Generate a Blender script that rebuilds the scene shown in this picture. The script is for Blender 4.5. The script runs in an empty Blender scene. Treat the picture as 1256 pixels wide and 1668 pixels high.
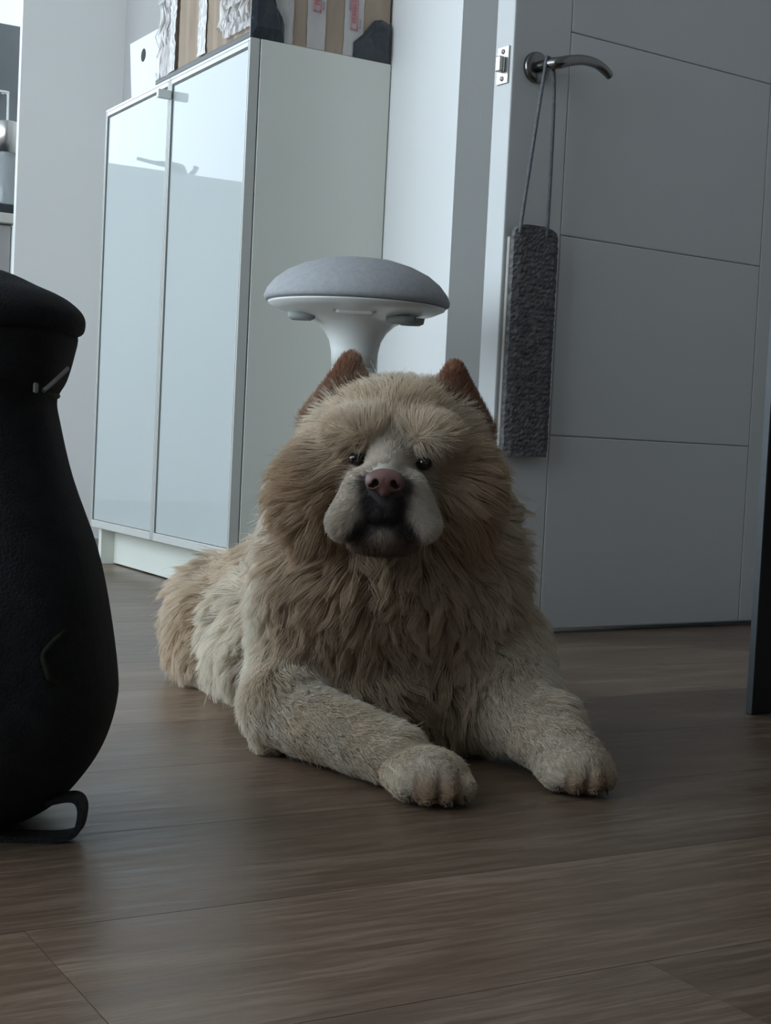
import bpy, bmesh, math, random
import numpy as np
from mathutils import Vector, Matrix, kdtree

random.seed(7)
rng = np.random.default_rng(7)
S = bpy.context.scene
COL = S.collection

# ------------------------------------------------------------------ camera
TH, PITCH, ROLL, CAMH = 0.5269, 0.0497, 0.0492, 0.3267
CT, ST = math.cos(TH), math.sin(TH)
cam_d = bpy.data.cameras.new('camera')
cam = bpy.data.objects.new('camera', cam_d)
COL.objects.link(cam)
cam_d.sensor_fit = 'VERTICAL'
cam_d.sensor_height = 36.0
cam_d.lens = 51.103
cam_d.clip_start = 0.02
_r = Vector((CT, -ST, 0))
_f = Vector((ST * math.cos(PITCH), CT * math.cos(PITCH), -math.sin(PITCH)))
_u = Vector((ST * math.sin(PITCH), CT * math.sin(PITCH), math.cos(PITCH)))
_cx = _r * math.cos(ROLL) + _u * math.sin(ROLL)
_cy = -_r * math.sin(ROLL) + _u * math.cos(ROLL)
cam.matrix_world = Matrix(((_cx.x, _cy.x, -_f.x, 0), (_cx.y, _cy.y, -_f.y, 0), (_cx.z, _cy.z, -_f.z, CAMH), (0, 0, 0, 1)))
S.camera = cam

# ------------------------------------------------------------------ daylight, exposure
S.view_settings.view_transform = 'Standard'
S.view_settings.look = 'None'
S.view_settings.gamma = 1.0
S.view_settings.use_curve_mapping = False
S.view_settings.exposure = 2.02
SKY = 1.25
world = bpy.data.worlds.new('overcast_sky')
S.world = world
world.use_nodes = True
_bg = world.node_tree.nodes['Background']
_bg.inputs[0].default_value = (0.75, 0.885, 1.0, 1)
_bg.inputs[1].default_value = SKY
S.cycles.max_bounces = 10
S.cycles.diffuse_bounces = 6
S.cycles.glossy_bounces = 4
S.cycles.use_denoising = True
S.cycles_curves.shape = 'THICK'

# window openings in room coordinates: left wall x = XL, far wall y = YF
XL, XR, YB, YF, ZC = -1.75, 2.165, -1.7, 6.2, 2.45
WIN_L = (0.35, 5.7, 0.45, 2.40)      # y0 y1 z0 z1 of the glazed opening in the left wall
WIN_F = (-1.72, 0.90, 1.47, 2.43)     # x0 x1 z0 z1 in the far wall


def portal(name, loc, rot, sx, sy):
    l = bpy.data.lights.new(name, 'AREA')
    l.shape = 'RECTANGLE'
    l.size, l.size_y = sx, sy
    l.cycles.is_portal = True
    o = bpy.data.objects.new(name, l)
    COL.objects.link(o)
    o.location = loc
    o.rotation_euler = rot
    return o


portal('daylight_portal', (XL - 0.02, (WIN_L[0] + WIN_L[1]) / 2, (WIN_L[2] + WIN_L[3]) / 2), (0, -math.pi / 2, 0),
       WIN_L[3] - WIN_L[2], WIN_L[1] - WIN_L[0])
portal('daylight_portal', ((WIN_F[0] + WIN_F[1]) / 2, YF + 0.02, (WIN_F[2] + WIN_F[3]) / 2), (-math.pi / 2, 0, 0),
       WIN_F[1] - WIN_F[0], WIN_F[3] - WIN_F[2])


# ------------------------------------------------------------------ helpers
def new_mat(name):
    m = bpy.data.materials.new(name)
    m.use_nodes = True
    nt = m.node_tree
    return m, nt, nt.nodes['Principled BSDF']


def N(nt, t, **kw):
    n = nt.nodes.new(t)
    for k, v in kw.items():
        setattr(n, k, v)
    return n


def mat(name, col, rough=0.5, var=0.06, scale=6.0, bump=0.0, bscale=60.0, metal=0.0, spec=0.5, coat=0.0, stretch=(1, 1, 1)):
    m, nt, b = new_mat(name)
    tc = N(nt, 'ShaderNodeTexCoord')
    mp = N(nt, 'ShaderNodeMapping')
    mp.inputs['Scale'].default_value = stretch
    nt.links.new(tc.outputs['Object'], mp.inputs[0])
    no = N(nt, 'ShaderNodeTexNoise')
    no.inputs['Scale'].default_value = scale
    no.inputs['Detail'].default_value = 4
    nt.links.new(mp.outputs[0], no.inputs['Vector'])
    cr = N(nt, 'ShaderNodeValToRGB')
    cr.color_ramp.elements[0].position = 0.3
    cr.color_ramp.elements[1].position = 0.7
    cr.color_ramp.elements[0].color = (*[c * (1 - var) for c in col], 1)
    cr.color_ramp.elements[1].color = (*[min(1, c * (1 + var)) for c in col], 1)
    nt.links.new(no.outputs['Fac'], cr.inputs[0])
    nt.links.new(cr.outputs[0], b.inputs['Base Color'])
    b.inputs['Roughness'].default_value = rough
    b.inputs['Metallic'].default_value = metal
    b.inputs['Specular IOR Level'].default_value = spec
    b.inputs['Coat Weight'].default_value = coat
    b.inputs['Coat Roughness'].default_value = 0.02
    if bump:
        n2 = N(nt, 'ShaderNodeTexNoise')
        n2.inputs['Scale'].default_value = bscale
        n2.inputs['Detail'].default_value = 3
        nt.links.new(mp.outputs[0], n2.inputs['Vector'])
        bp = N(nt, 'ShaderNodeBump')
        bp.inputs['Strength'].default_value = bump
        bp.inputs['Distance'].default_value = 0.004
        nt.links.new(n2.outputs['Fac'], bp.inputs['Height'])
        nt.links.new(bp.outputs[0], b.inputs['Normal'])
    return m


def link(name, me, m=None, parent=None, loc=(0, 0, 0), rot=(0, 0, 0), smooth=False):
    o = bpy.data.objects.new(name, me)
    COL.objects.link(o)
    if m is not None and len(me.materials) == 0:
        me.materials.append(m)
    o.location = loc
    o.rotation_euler = rot
    if parent is not None:
        o.parent = parent
    if smooth:
        me.polygons.foreach_set('use_smooth', [True] * len(me.polygons))
    return o


def bm_mesh(bm, name):
    me = bpy.data.meshes.new(name)
    bmesh.ops.recalc_face_normals(bm, faces=bm.faces)
    bm.to_mesh(me)
    bm.free()
    return me


def add_box(bm, lo, hi, bev=0.0, seg=1):
    r = bmesh.ops.create_cube(bm, size=1.0)
    vs = r['verts']
    for v in vs:
        v.co = Vector([lo[i] + (v.co[i] + 0.5) * (hi[i] - lo[i]) for i in range(3)])
    if bev > 0:
        es = list({e for v in vs for e in v.link_edges})
        bmesh.ops.bevel(bm, geom=es, offset=bev, segments=seg, affect='EDGES', profile=0.5)


def box(name, lo, hi, m, parent=None, bev=0.0, seg=1, org=None):
    """one box mesh; lo/hi in the frame of its parent (or the world), its origin at org or at the base centre"""
    if org is None:
        org = ((lo[0] + hi[0]) / 2, (lo[1] + hi[1]) / 2, lo[2])
    bm = bmesh.new()
    add_box(bm, [lo[i] - org[i] for i in range(3)], [hi[i] - org[i] for i in range(3)], bev, seg)
    return link(name, bm_mesh(bm, name), m, parent, org)


def lathe(name, prof, m, parent=None, loc=(0, 0, 0), seg=48, rot=(0, 0, 0), smooth=True, sx=1.0, sy=1.0):
    bm = bmesh.new()
    rings = []
    for r, z in prof:
        if r < 1e-6:
            rings.append([bm.verts.new((0, 0, z))])
        else:
            rings.append([bm.verts.new((sx * r * math.cos(2 * math.pi * k / seg), sy * r * math.sin(2 * math.pi * k / seg), z)) for k in range(seg)])
    for a, b in zip(rings, rings[1:]):
        if len(a) == 1 and len(b) == 1:
            continue
        for k in range(seg):
            k2 = (k + 1) % seg
            if len(a) == 1:
                bm.faces.new((a[0], b[k], b[k2]))
            elif len(b) == 1:
                bm.faces.new((a[k], b[0], a[k2]))
            else:
                bm.faces.new((a[k], b[k], b[k2], a[k2]))
    for ring in (rings[0], rings[-1]):
        if len(ring) > 2:
            bm.faces.new(ring)
    return link(name, bm_mesh(bm, name), m, parent, loc, rot, smooth)


def tube(name, pts, rad, m, parent=None, seg=10, flat=None, up=(0, 0, 1), sub=6, smooth=True, closed=False):
    """swept tube along a Catmull-Rom path; flat=(half width, half thickness) sweeps a strap instead"""
    P = [Vector(p) for p in pts]
    n = len(P)
    R = rad if isinstance(rad, (list, tuple)) else [rad] * n
    path, rr = [], []
    last = n if closed else n - 1
    for i in range(last):
        g = (lambda j: P[j % n]) if closed else (lambda j: P[max(0, min(n - 1, j))])
        p0, p1, p2, p3 = g(i - 1), g(i), g(i + 1), g(i + 2)
        for s in range(sub):
            t = s / sub
            path.append(0.5 * ((2 * p1) + (p2 - p0) * t + (2 * p0 - 5 * p1 + 4 * p2 - p3) * t * t + (3 * p1 - 3 * p2 + p3 - p0) * t ** 3))
            rr.append(R[i] + (R[(i + 1) % n] - R[i]) * t)
    if not closed:
        path.append(P[-1])
        rr.append(R[-1])
    bm = bmesh.new()
    rings = []
    L = len(path)
    up = Vector(up)
    for i, p in enumerate(path):
        a = path[(i + 1) % L] if closed else path[min(i + 1, L - 1)]
        b = path[(i - 1) % L] if closed else path[max(i - 1, 0)]
        t = (a - b).normalized()
        s = t.cross(up)
        if s.length < 1e-4:
            s = t.cross(Vector((1, 0.3, 0)))
        s.normalize()
        v = s.cross(t).normalized()
        ring = []
        if flat:
            for x, y in ((-1, -1), (1, -1), (1, 1), (-1, 1)):
                ring.append(bm.verts.new(p + v * x * flat[0] + s * y * flat[1]))
        else:
            for k in range(seg):
                an = 2 * math.pi * k / seg
                ring.append(bm.verts.new(p + (s * math.cos(an) + v * math.sin(an)) * rr[i]))
        rings.append(ring)
    nr = len(rings[0])
    pairs = list(zip(rings, rings[1:])) + ([(rings[-1], rings[0])] if closed else [])
    for a, b in pairs:
        for k in range(nr):
            bm.faces.new((a[k], a[(k + 1) % nr], b[(k + 1) % nr], b[k]))
    if not closed:
        bm.faces.new(rings[0])
        bm.faces.new(list(reversed(rings[-1])))
    return link(name, bm_mesh(bm, name), m, parent, smooth=smooth and not flat)


def empty(name, loc, rotz=0.0):
    o = bpy.data.objects.new(name, None)
    COL.objects.link(o)
    o.empty_display_size = 0.05
    o.location = loc
    o.rotation_euler = (0, 0, rotz)
    return o


def tag(o, label, cat, group=None):
    o['label'] = label
    o['category'] = cat
    if group:
        o['group'] = group
    return o


def struct(o):
    o['kind'] = 'structure'
    return o


def G(u, w, z=0.0):
    """ground frame of the viewing direction (u to the right, w ahead) -> room"""
    return Vector((u * CT + w * ST, -u * ST + w * CT, z))


# ------------------------------------------------------------------ materials
M_wall = mat('white_wall_paint', (0.76, 0.76, 0.745), 0.55, 0.02, 3, 0.08, 160)
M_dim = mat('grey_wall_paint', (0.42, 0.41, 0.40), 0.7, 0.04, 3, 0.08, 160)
M_ceil = mat('ceiling_paint', (0.55, 0.55, 0.54), 0.8, 0.02, 3)
M_cab = mat('cabinet_white_foil', (0.67, 0.685, 0.62), 0.35, 0.015, 5, 0.03, 200)
M_cabin = mat('cabinet_inside', (0.6, 0.6, 0.58), 0.5, 0.02, 5)
M_alu = mat('door_frame_white', (0.50, 0.505, 0.475), 0.3, 0.02, 8)
M_glass = mat('white_glass', (0.415, 0.445, 0.44), 0.012, 0.02, 2, spec=0.17)
M_seal_groove = mat('dark_seal_and_groove', (0.10, 0.11, 0.10), 0.6, 0.1, 10)
M_door = mat('white_door_lacquer', (0.58, 0.585, 0.575), 0.42, 0.02, 4, 0.05, 120)
M_steel = mat('brushed_steel', (0.55, 0.54, 0.52), 0.28, 0.05, 20, metal=1.0)
M_chrome = mat('dull_chrome', (0.22, 0.21, 0.205), 0.22, 0.06, 20, metal=1.0)
M_felt = mat('charcoal_carpet', (0.135, 0.132, 0.132), 0.95, 0.45, 50, 0.45, 220, spec=0.1, stretch=(1, 1, 3))
M_cord = mat('grey_cord', (0.14, 0.145, 0.155), 0.9, 0.2, 150, 0.4, 400, spec=0.2)
M_board = mat('pale_board_edge', (0.42, 0.40, 0.36), 0.7, 0.1, 40)
M_black = mat('black_fabric', (0.011, 0.011, 0.012), 0.85, 0.3, 60, 0.5, 500, spec=0.25)
M_web = mat('black_webbing', (0.012, 0.012, 0.013), 0.7, 0.3, 90, 0.5, 600, spec=0.3)
M_greyweb = mat('grey_strap', (0.22, 0.22, 0.22), 0.7, 0.15, 90)
M_olive = mat('olive_cord', (0.020, 0.021, 0.014), 0.9, 0.5, 90, spec=0.05)
M_blackwood = mat('black_board', (0.012, 0.012, 0.013), 0.45, 0.2, 20)
M_edge = mat('slate_edge_banding', (0.05, 0.058, 0.064), 0.5, 0.1, 20)
M_seat = mat('grey_wool_fabric', (0.36, 0.365, 0.375), 0.95, 0.06, 120, 0.25, 500, spec=0.15)
M_plastic = mat('white_plastic', (0.70, 0.72, 0.70), 0.3, 0.02, 8)
M_grip = mat('grey_rubber', (0.28, 0.30, 0.29), 0.7, 0.05, 20)
M_card = mat('cardboard', (0.35, 0.275, 0.21), 0.8, 0.10, 14, 0.2, 40, spec=0.2, stretch=(3, 3, 0.6))
M_tape = mat('clear_white_tape', (0.47, 0.445, 0.43), 0.25, 0.05, 20, 0.35, 60)
M_ink = mat('red_ink', (0.55, 0.07, 0.10), 0.4, 0.1, 90)
M_bin = mat('black_plastic_film', (0.028, 0.034, 0.042), 0.3, 0.2, 20, 0.6, 40)
M_paper = mat('white_board', (0.66, 0.675, 0.69), 0.5, 0.01, 6)
M_hole = mat('dark_hole', (0.03, 0.03, 0.035), 0.8, 0.1, 10)
M_splash = mat('grey_gloss_panel', (0.14, 0.15, 0.16), 0.12, 0.15, 3)
M_worktop = mat('worktop_white', (0.62, 0.61, 0.55), 0.4, 0.02, 8)
M_sofa = mat('pale_upholstery', (0.50, 0.52, 0.52), 0.9, 0.05, 20, 0.2, 200)
M_hanger = mat('grey_painted_metal', (0.18, 0.20, 0.22), 0.4, 0.05, 20)


def glass_mat():
    m, nt, b = new_mat('jar_glass')
    no = N(nt, 'ShaderNodeTexNoise')
    no.inputs['Scale'].default_value = 8
    mr = N(nt, 'ShaderNodeMapRange')
    mr.inputs['To Min'].default_value = 0.02
    mr.inputs['To Max'].default_value = 0.06
    nt.links.new(no.outputs['Fac'], mr.inputs['Value'])
    nt.links.new(mr.outputs[0], b.inputs['Roughness'])
    b.inputs['Base Color'].default_value = (0.93, 0.96, 0.97, 1)
    b.inputs['Transmission Weight'].default_value = 0.75
    b.inputs['IOR'].default_value = 1.45
    return m


M_jar = glass_mat()


def film_mat():
    m, nt, b = new_mat('clear_film')
    no = N(nt, 'ShaderNodeTexNoise')
    no.inputs['Scale'].default_value = 30
    mr = N(nt, 'ShaderNodeMapRange')
    mr.inputs['To Min'].default_value = 0.15
    mr.inputs['To Max'].default_value = 0.50
    nt.links.new(no.outputs['Fac'], mr.inputs['Value'])
    nt.links.new(mr.outputs[0], b.inputs['Alpha'])
    b.inputs['Base Color'].default_value = (0.36, 0.35, 0.345, 1)
    b.inputs['Metallic'].default_value = 0.7
    b.inputs['Roughness'].default_value = 0.16
    return m


M_wrap = film_mat()


def wood_mat():
    m, nt, b = new_mat('dark_oak_laminate')
    tc = N(nt, 'ShaderNodeTexCoord')
    oi = N(nt, 'ShaderNodeObjectInfo')
    add = N(nt, 'ShaderNodeVectorMath', operation='ADD')
    sc = N(nt, 'ShaderNodeVectorMath', operation='SCALE')
    cmb = N(nt, 'ShaderNodeCombineXYZ')
    for i in range(3):
        nt.links.new(oi.outputs['Random'], cmb.inputs[i])
    sc.inputs['Scale'].default_value = 37.0
    nt.links.new(cmb.outputs[0], sc.inputs[0])
    nt.links.new(tc.outputs['Object'], add.inputs[0])
    nt.links.new(sc.outputs[0], add.inputs[1])

    def noise(scale, stretch, det=5, rough=0.6, dist=0.0):
        mp = N(nt, 'ShaderNodeMapping')
        mp.inputs['Scale'].default_value = stretch
        nt.links.new(add.outputs[0], mp.inputs[0])
        n = N(nt, 'ShaderNodeTexNoise')
        n.inputs['Scale'].default_value = scale
        n.inputs['Detail'].default_value = det
        n.inputs['Roughness'].default_value = rough
        n.inputs['Distortion'].default_value = dist
        nt.links.new(mp.outputs[0], n.inputs['Vector'])
        return n
    big = noise(2.2, (1.3, 5, 1), 4, 0.6, 0.6)
    fine = noise(9, (1.0, 16, 1), 6, 0.7, 0.3)
    hair = noise(40, (1.0, 18, 1), 3, 0.6)
    mix1 = N(nt, 'ShaderNodeMath', operation='MULTIPLY_ADD')
    mix1.inputs[1].default_value = 0.55
    nt.links.new(fine.outputs['Fac'], mix1.inputs[0])
    mul = N(nt, 'ShaderNodeMath', operation='MULTIPLY')
    mul.inputs[1].default_value = 0.45
    nt.links.new(big.outputs['Fac'], mul.inputs[0])
    nt.links.new(mul.outputs[0], mix1.inputs[2])
    mix2 = N(nt, 'ShaderNodeMath', operation='MULTIPLY_ADD')
    mix2.inputs[1].default_value = 0.22
    nt.links.new(hair.outputs['Fac'], mix2.inputs[0])
    nt.links.new(mix1.outputs[0], mix2.inputs[2])
    cr = N(nt, 'ShaderNodeValToRGB')
    e = cr.color_ramp.elements
    e[0].position, e[0].color = 0.36, (0.078, 0.049, 0.032, 1)
    e[1].position, e[1].color = 0.82, (0.275, 0.200, 0.146, 1)
    k = e.new(0.60)
    k.color = (0.142, 0.093, 0.061, 1)
    nt.links.new(mix2.outputs[0], cr.inputs[0])
    hv = N(nt, 'ShaderNodeHueSaturation')
    mr = N(nt, 'ShaderNodeMapRange')
    mr.inputs['To Min'].default_value = 0.82
    mr.inputs['To Max'].default_value = 1.18
    nt.links.new(oi.outputs['Random'], mr.inputs['Value'])
    nt.links.new(mr.outputs[0], hv.inputs['Value'])
    nt.links.new(cr.outputs[0], hv.inputs['Color'])
    nt.links.new(hv.outputs[0], b.inputs['Base Color'])
    rr = N(nt, 'ShaderNodeMapRange')
    rr.inputs['From Min'].default_value = 0.35
    rr.inputs['From Max'].default_value = 0.7
    rr.inputs['To Min'].default_value = 0.28
    rr.inputs['To Max'].default_value = 0.48
    nt.links.new(fine.outputs['Fac'], rr.inputs['Value'])
    nt.links.new(rr.outputs[0], b.inputs['Roughness'])
    bp = N(nt, 'ShaderNodeBump')
    bp.inputs['Strength'].default_value = 0.25
    bp.inputs['Distance'].default_value = 0.0015
    nt.links.new(mix2.outputs[0], bp.inputs['Height'])
    nt.links.new(bp.outputs[0], b.inputs['Normal'])
    return m


M_wood = wood_mat()

# ------------------------------------------------------------------ room shell
YA, XA, YN = 2.262, 1.4265, 4.0434      # end of the wall behind the cabinet, its face, face of the nib wall
floor = struct(box('floor', (XL - 0.2, YB - 0.2, -0.06), (2.6, YF + 0.2, -0.009), M_hole))
floor['label'] = 'dark brown wood-look plank floor'
# planks, 0.201 wide, running along x
PW, PL = 0.2006, 1.28
pl_cache = {}


def plank_mesh(length):
    key = round(length, 4)
    if key not in pl_cache:
        bm = bmesh.new()
        add_box(bm, (0, 0, -0.009), (key - 0.0007, PW - 0.0007, 0.0))
        me = bm_mesh(bm, 'plank')
        me.materials.append(M_wood)
        pl_cache[key] = me
    return pl_cache[key]


row0 = int(math.floor((YB - 0.905) / PW))
row1 = int(math.ceil((YF - 0.905) / PW))
OFFS = [1.15, 0.34, 0.40, 0.45, 0.50, 0.95, 0.62, 1.72]
for j in range(row0, row1 + 1):
    y = 0.905 + j * PW
    if y < YB or y + PW > YF:
        continue
    xmax = XA if y + PW > YA else XR
    x = (0.274 if j == -1 else OFFS[j % 8]) - 3 * PL
    while x < xmax:
        a, b = max(x, XL), min(x + PL, xmax)
        if b - a > 0.02:
            o = link('plank', plank_mesh(b - a), None, floor, (a, y, 0.009 - 0.0 + floor.location.z * 0))
            o.location = Vector((a, y, 0)) - floor.location
        x += PL

T = 0.12
struct(box('wall_rear', (XA, YA, 0), (2.6, YF, ZC), M_wall))                    # its face x=XA is behind the cabinet, its end y=YA behind the door
struct(box('wall_nib', (1.122, YN, 0), (XA, YN + 0.022, ZC), M_wall))
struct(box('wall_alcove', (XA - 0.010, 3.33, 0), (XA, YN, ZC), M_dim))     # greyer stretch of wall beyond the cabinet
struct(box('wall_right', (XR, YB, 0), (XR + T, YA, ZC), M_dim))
struct(box('wall_back', (XL - T, YB - T, 0), (XR + T, YB, ZC), M_dim))
struct(box('ceiling', (XL - T, YB - T, ZC), (2.6, YF + T, ZC + 0.1), M_ceil))


def wall_with_window(name, axis, pos, a0, a1, win, thick):
    """one wall mesh with a window opening, plus its frame"""
    w0, w1, z0, z1 = win
    bm = bmesh.new()
    def put(p0, p1, q0, q1):
        if axis == 'x':
            add_box(bm, (pos - thick, p0, q0), (pos, p1, q1))
        else:
            add_box(bm, (p0, pos, q0), (p1, pos + thick, q1))
    put(a0, w0, 0, ZC)
    put(w1, a1, 0, ZC)
    if z0 > 0:
        put(w0, w1, 0, z0)
    put(w0, w1, z1, ZC)
    return struct(link(name, bm_mesh(bm, name), M_wall))


wall_with_window('wall_left', 'x', XL, YB, YF, WIN_L, T)
wall_with_window('wall_far', 'y', YF, XL - T, XA, WIN_F, T)


def window(name, axis, pos, win, nbars):
    w0, w1, z0, z1 = win
    bm = bmesh.new()
    def put(p0, p1, q0, q1):
        if axis == 'x':
            add_box(bm, (pos - 0.09, p0, q0), (pos - 0.03, p1, q1), 0.004)
        else:
            add_box(bm, (p0, pos + 0.03, q0), (p1, pos + 0.09, q1), 0.004)
    put(w0, w0 + 0.05, z0, z1)
    put(w1 - 0.05, w1, z0, z1)
    put(w0 + 0.05, w1 - 0.05, z0, z0 + 0.012)
    put(w0 + 0.05, w1 - 0.05, z1 - 0.05, z1)
    for k in range(1, nbars + 1):
        c = w0 + (w1 - w0) * k / (nbars + 1)
        put(c - 0.03, c + 0.03, z0 + 0.05, z1 - 0.05)
    return struct(link(name, bm_mesh(bm, name), M_plastic))


window('window_1', 'x', XL, WIN_L, 2)
window('window_2', 'y', YF, WIN_F, 0)

# ------------------------------------------------------------------ the open panelled door
DA = math.radians(4.0)
door = struct(empty('door_1', (1.386, 2.034, 0.0), DA))
door['label'] = 'white panelled interior door standing open'
DW, DT, DH = 0.755, 0.050, 2.03
bm = bmesh.new()
add_box(bm, (0.001, 0.0032, 0.010), (DW - 0.001, DT, DH), 0.001)
link('door_leaf', bm_mesh(bm, 'door_leaf'), M_door, door)
g = 0.0008
box('stile', (0, 0, 0.009), (0.1245 - g, 0.0030, DH), M_door, door, 0.0022, 2)
box('stile', (0.6265 + g, 0, 0.009), (DW, 0.0030, DH), M_door, door, 0.0022, 2)
zs = [0.009, 0.348, 0.693, 1.038, 1.383, 1.728, DH]
for z0, z1 in zip(zs, zs[1:]):
    box('panel', (0.1245, 0, z0 + (g / 2 if z0 > 0.1 else 0)), (0.6265, 0.0030, z1 - g / 2), M_door, door, 0.0022, 2)
# latch plate on the free edge (local x = 0, facing -x)
lp = box('latch_plate', (-0.0022, 0.010, 0.932), (0.0, 0.040, 0.994), M_steel, door, 0.0006)
lo = lp.location
box('latch_bolt', (-0.0135 - lo.x, 0.019 - lo.y, 0.951 - lo.z), (-0.0022 - lo.x, 0.031 - lo.y, 0.977 - lo.z), M_steel, lp, 0.002, 2)
for z in (0.9405, 0.9855):
    lathe('screw', [(0, 0), (0.0042, 0), (0.004, 0.0012), (0.0015, 0.0015), (0.0012, 0.0008), (0, 0.0008)], M_chrome, lp,
          (-0.0022 - lo.x, 0.025 - lo.y, z - lo.z), 16, (0, -math.pi / 2, 0))
# lever handle: rose, neck, lever
hx, hz = 0.048, 0.963
dh = link('door_handle', bm_mesh((lambda b: (add_box(b, (-0.004, -0.006, -0.004), (0.004, 0, 0.004)), b)[1])(bmesh.new()), 'door_handle'), M_chrome, door, (hx, 0, hz))
lathe('rose', [(0, 0.0), (0.0255, 0.0), (0.0262, 0.003), (0.0255, 0.0075), (0.023, 0.0095), (0.012, 0.0102), (0, 0.0102)], M_chrome, dh, (0, 0, 0), 40, (math.pi / 2, 0, 0))
tube('lever', [(0, -0.006, 0), (0, -0.025, 0), (0.001, -0.043, 0), (0.009, -0.052, 0.001), (0.03, -0.054, 0.008), (0.06, -0.053, 0.0145),
               (0.09, -0.052, 0.014), (0.113, -0.051, 0.006), (0.124, -0.050, -0.001)],
     [0.0095, 0.0092, 0.0095, 0.0098, 0.0092, 0.0085, 0.008, 0.0078, 0.0062], M_chrome, dh, 16)

# ------------------------------------------------------------------ carpet-covered scratcher hanging on the door handle
sc = tag(empty('hanging_scratcher', (1.386, 2.034, 0.310), DA), 'long charcoal carpet-covered scratching board hanging by a cord from the door handle', 'cat scratcher')


def carpet_mesh():
    bm = bmesh.new()
    x0, x1, zt, r = 0.0, 0.096, 0.388, 0.022
    nu, nv = 24, 96
    grid = []
    for j in range(nv + 1):
        v = j / nv
        z = zt * v
        inset = 0.0
        if z > zt - r:
            q = (z - (zt - r)) / r
            inset = r * (1 - math.sqrt(max(0, 1 - q * q)))
        row = []
        for i in range(nu + 1):
            t = i / nu
            xx = x0 + inset + (x1 - x0 - 2 * inset) * t
            n = 0.0006 * math.sin(z * 900 + 1.3 * math.sin(xx * 160)) + 0.0022 * (random.random() - 0.5)
            e = min(t, 1 - t) * 2
            y = -0.019 - 0.004 * min(1, e * 4) + n
            row.append(bm.verts.new((xx + (0.0016 * (random.random() - 0.5)), y, z)))
        grid.append(row)
    for j in range(nv):
        for i in range(nu):
            bm.faces.new((grid[j][i], grid[j][i + 1], grid[j + 1][i + 1], grid[j + 1][i]))
    # rim: skirt to the back
    rim = grid[0] + [grid[j][nu] for j in range(1, nv + 1)] + list(reversed(grid[nv][:-1])) + [grid[j][0] for j in range(nv - 1, 0, -1)]
    back = [bm.verts.new((v.co.x, -0.0095, v.co.z)) for v in rim]
    n = len(rim)
    for k in range(n):
        bm.faces.new((rim[k], back[k], back[(k + 1) % n], rim[(k + 1) % n]))
    bm.faces.new(back)
    return bm_mesh(bm, 'carpet')


link('carpet', carpet_mesh(), M_felt, sc, (0.0075, 0, 0))
box('backing_board', (0.0055, -0.0093, 0.001), (0.1045, -0.002, 0.366), M_board, sc, 0.001)
tube('cord', [(0.0175, -0.022, 0.372), (0.0165, -0.024, 0.388), (0.024, -0.032, 0.50), (0.0385, -0.038, 0.645), (0.044, -0.034, 0.6625),
              (0.052, -0.032, 0.6635), (0.0585, -0.034, 0.652), (0.0625, -0.036, 0.60), (0.069, -0.030, 0.48), (0.0735, -0.024, 0.388), (0.0735, -0.022, 0.372)],
     0.0031, M_cord, sc, 8)

# ------------------------------------------------------------------ glass-fronted cabinet
CX, CY, CW, CH = 1.122, 2.512, 0.801, 1.06
cab = tag(empty('display_cabinet', (CX, CY, 0)), 'white cabinet with two frosted glass doors against the wall, boxes on top', 'cabinet')
D0, D1 = 0.0225, 0.302
box('side_panel', (D0, 0, 0), (D1, 0.018, CH), M_cab, cab, 0.0008)
box('side_panel', (D0, CW - 0.018, 0), (D1, CW, CH), M_cab, cab, 0.0008)
box('top_panel', (D0, 0.0182, CH - 0.018), (D1, CW - 0.0182, CH), M_cab, cab, 0.0008)
box('bottom_panel', (D0, 0.0182, 0.083), (D1 - 0.006, CW - 0.0182, 0.101), M_cab, cab, 0.0008)
box('kickboard', (D0 + 0.0325, 0.0182, 0.0035), (D0 + 0.048, CW - 0.0182, 0.0828), M_cab, cab, 0.0008)
box('back_panel', (D1 - 0.0055, 0.0182, 0.102), (D1 - 0.001, CW - 0.0182, CH - 0.0182), M_cabin, cab)
for z in (0.40, 0.70):
    box('shelf', (D0 + 0.02, 0.0185, z), (D1 - 0.007, CW - 0.0185, z + 0.018), M_cabin, cab, 0.0008)
ZB, ZT = 0.0885, CH
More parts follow.
